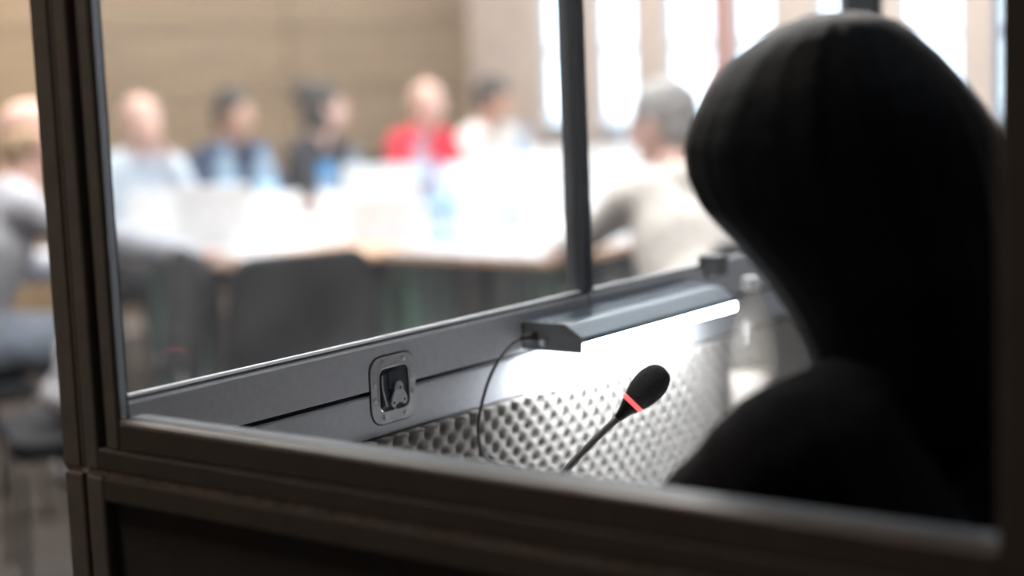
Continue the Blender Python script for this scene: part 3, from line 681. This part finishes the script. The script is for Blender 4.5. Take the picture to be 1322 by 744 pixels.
# empty chairs on the near side
chair('chair', 'empty dark chair right of the grey sweater person, with a bag on its seat', (1.80, 2.36, 0), 2.6)
chair('chair', 'empty dark chair in front of the green table leg, its back to the booth', (2.28, 2.16, 0), 1.25)
chair('chair', 'empty dark chair left of the booth corner post, its side to the booth', (1.15, 2.95, 0), .1)
b = bmesh.new(); ellip(b, (0, 0, .075), (.14, .09, .075), sub=3); ellip(b, (.02, 0, .13), (.10, .06, .05), sub=3)
me = remesh(b, .012, 4); b = bmesh.new(); b.from_mesh(me); wrinkle(b, .02, 9, 5)
bgt = thing('shoulder_bag', 'pale grey bag slumped on the seat of the empty chair by the grey sweater person', 'bag', (1.78, 2.36, .452), .3)
link('bag_body', b, M['bag'], bgt, smooth=True); link('strap', tube(bmesh.new(), [(-.10, 0, .12), (-.05, .02, .22), (.05, .02, .22), (.10, 0, .12)], .008, 8), M['bag'], bgt, smooth=True)
# ------------------------------------------------------------------ the interpreter
hx, hy = .30, -.715
wyaw = 1.22
wt, hc, HM = person('woman with a black bob and black jacket seated inside the booth, back turned', (hx-.155*math.cos(wyaw), hy-.155*math.sin(wyaw), 0), wyaw, 'skin_pink', 'jacket', 'c_trous', None, lean=.16, seat=.50, hd_off=(0, 0, .045),
    hands=((.44, .34, .69), (.42, -.20, .72)), head=(-.25, .10, 0), knees=((.40, .11, .53), (.40, -.11, .53)), voxel=.010, seed=11, turtleneck=False, girth=.95)
# bob: rings of hair from crown to shoulder, open in front of the face
vd = Vector((hx-CAM.x, hy-CAM.y)).normalized(); rd = Vector((vd.y, -vd.x)); HC = Vector((hx, hy))
lv = [(1.4345, -8, 10, .02, -.01), (1.432, -36, 42, .05, -.01), (1.424, -66, 76, .075, -.008), (1.411, -98, 100, .095, -.005), (1.392, -135, 128, .113, 0), (1.366, -164, 158, .126, 0),
      (1.340, -184, 184, .134, 0), (1.310, -198, 203, .138, -.002), (1.280, -194, 213, .138, -.005), (1.250, -176, 218, .134, -.012), (1.220, -138, 220, .128, -.02),
      (1.185, -98, 221, .122, -.03), (1.150, -68, 220, .115, -.035), (1.115, -46, 216, .108, -.04), (1.082, -34, 206, .10, -.045), (1.068, -30, 195, .095, -.045), (1.03, -24, 180, .09, -.045)]
px = .00075
fa = wyaw-.25
face_dir = Vector((math.cos(fa), math.sin(fa)))
face_ang = math.atan2(face_dir.dot(rd), face_dir.dot(vd))       # angle measured from the view axis towards the right
b = bmesh.new(); NA = 120; rows = []
def lerp_lv(z):
    for a, c in zip(lv, lv[1:]):
        if c[0] <= z <= a[0]:
            t = (a[0]-z)/(a[0]-c[0]); return [a[i]*(1-t)+c[i]*t for i in range(5)]
    return list(lv[-1]) if z < lv[-1][0] else list(lv[0])
zs = [1.4345, 1.4335, 1.432, 1.429, 1.424, 1.418, 1.411, 1.402]+[1.392-.0085*k for k in range(43)]
for z in zs:
    _, l, r, dp, ds = lerp_lv(z); cx = (l+r)/2*px; rx = (r-l)/2*px; row = []
    for i in range(NA):
        a = 2*PI*i/NA
        g = 1+.022*noise.noise(Vector((math.cos(a)*9, math.sin(a)*9, z*3)))+.012*noise.noise(Vector((math.cos(a)*26, math.sin(a)*26, z*4)))
        p = HC+rd*(cx+rx*g*math.sin(a))+vd*(ds+dp*g*math.cos(a))
        row.append(b.verts.new((p.x, p.y, z)))
    rows.append(row)
b.faces.new(rows[0])
for j in range(len(rows)-1):
    for i in range(NA):
        a = 2*PI*(i+.5)/NA; d = (a-face_ang+PI) % (2*PI)-PI; z = zs[j]
        if z < 1.315 and abs(d) < .85: continue
        b.faces.new((rows[j][i], rows[j][(i+1) % NA], rows[j+1][(i+1) % NA], rows[j+1][i]))
loose = [v for v in b.verts if not v.link_faces]; bmesh.ops.delete(b, geom=loose, context='VERTS')
inv = wt.matrix_basis.inverted() if False else (Matrix.Translation(wt.location) @ Matrix.Rotation(wyaw, 4, 'Z')).inverted()
bmesh.ops.transform(b, matrix=inv, verts=b.verts)
h = link('hair', b, M['hair_black'], wt, smooth=True)
so = h.modifiers.new('thickness', 'SOLIDIFY'); so.thickness = .014; so.offset = -1
chair('booth_chair', 'dark chair under the woman inside the booth', (.29, hy-.15, 0), 1.5, sh=.50)
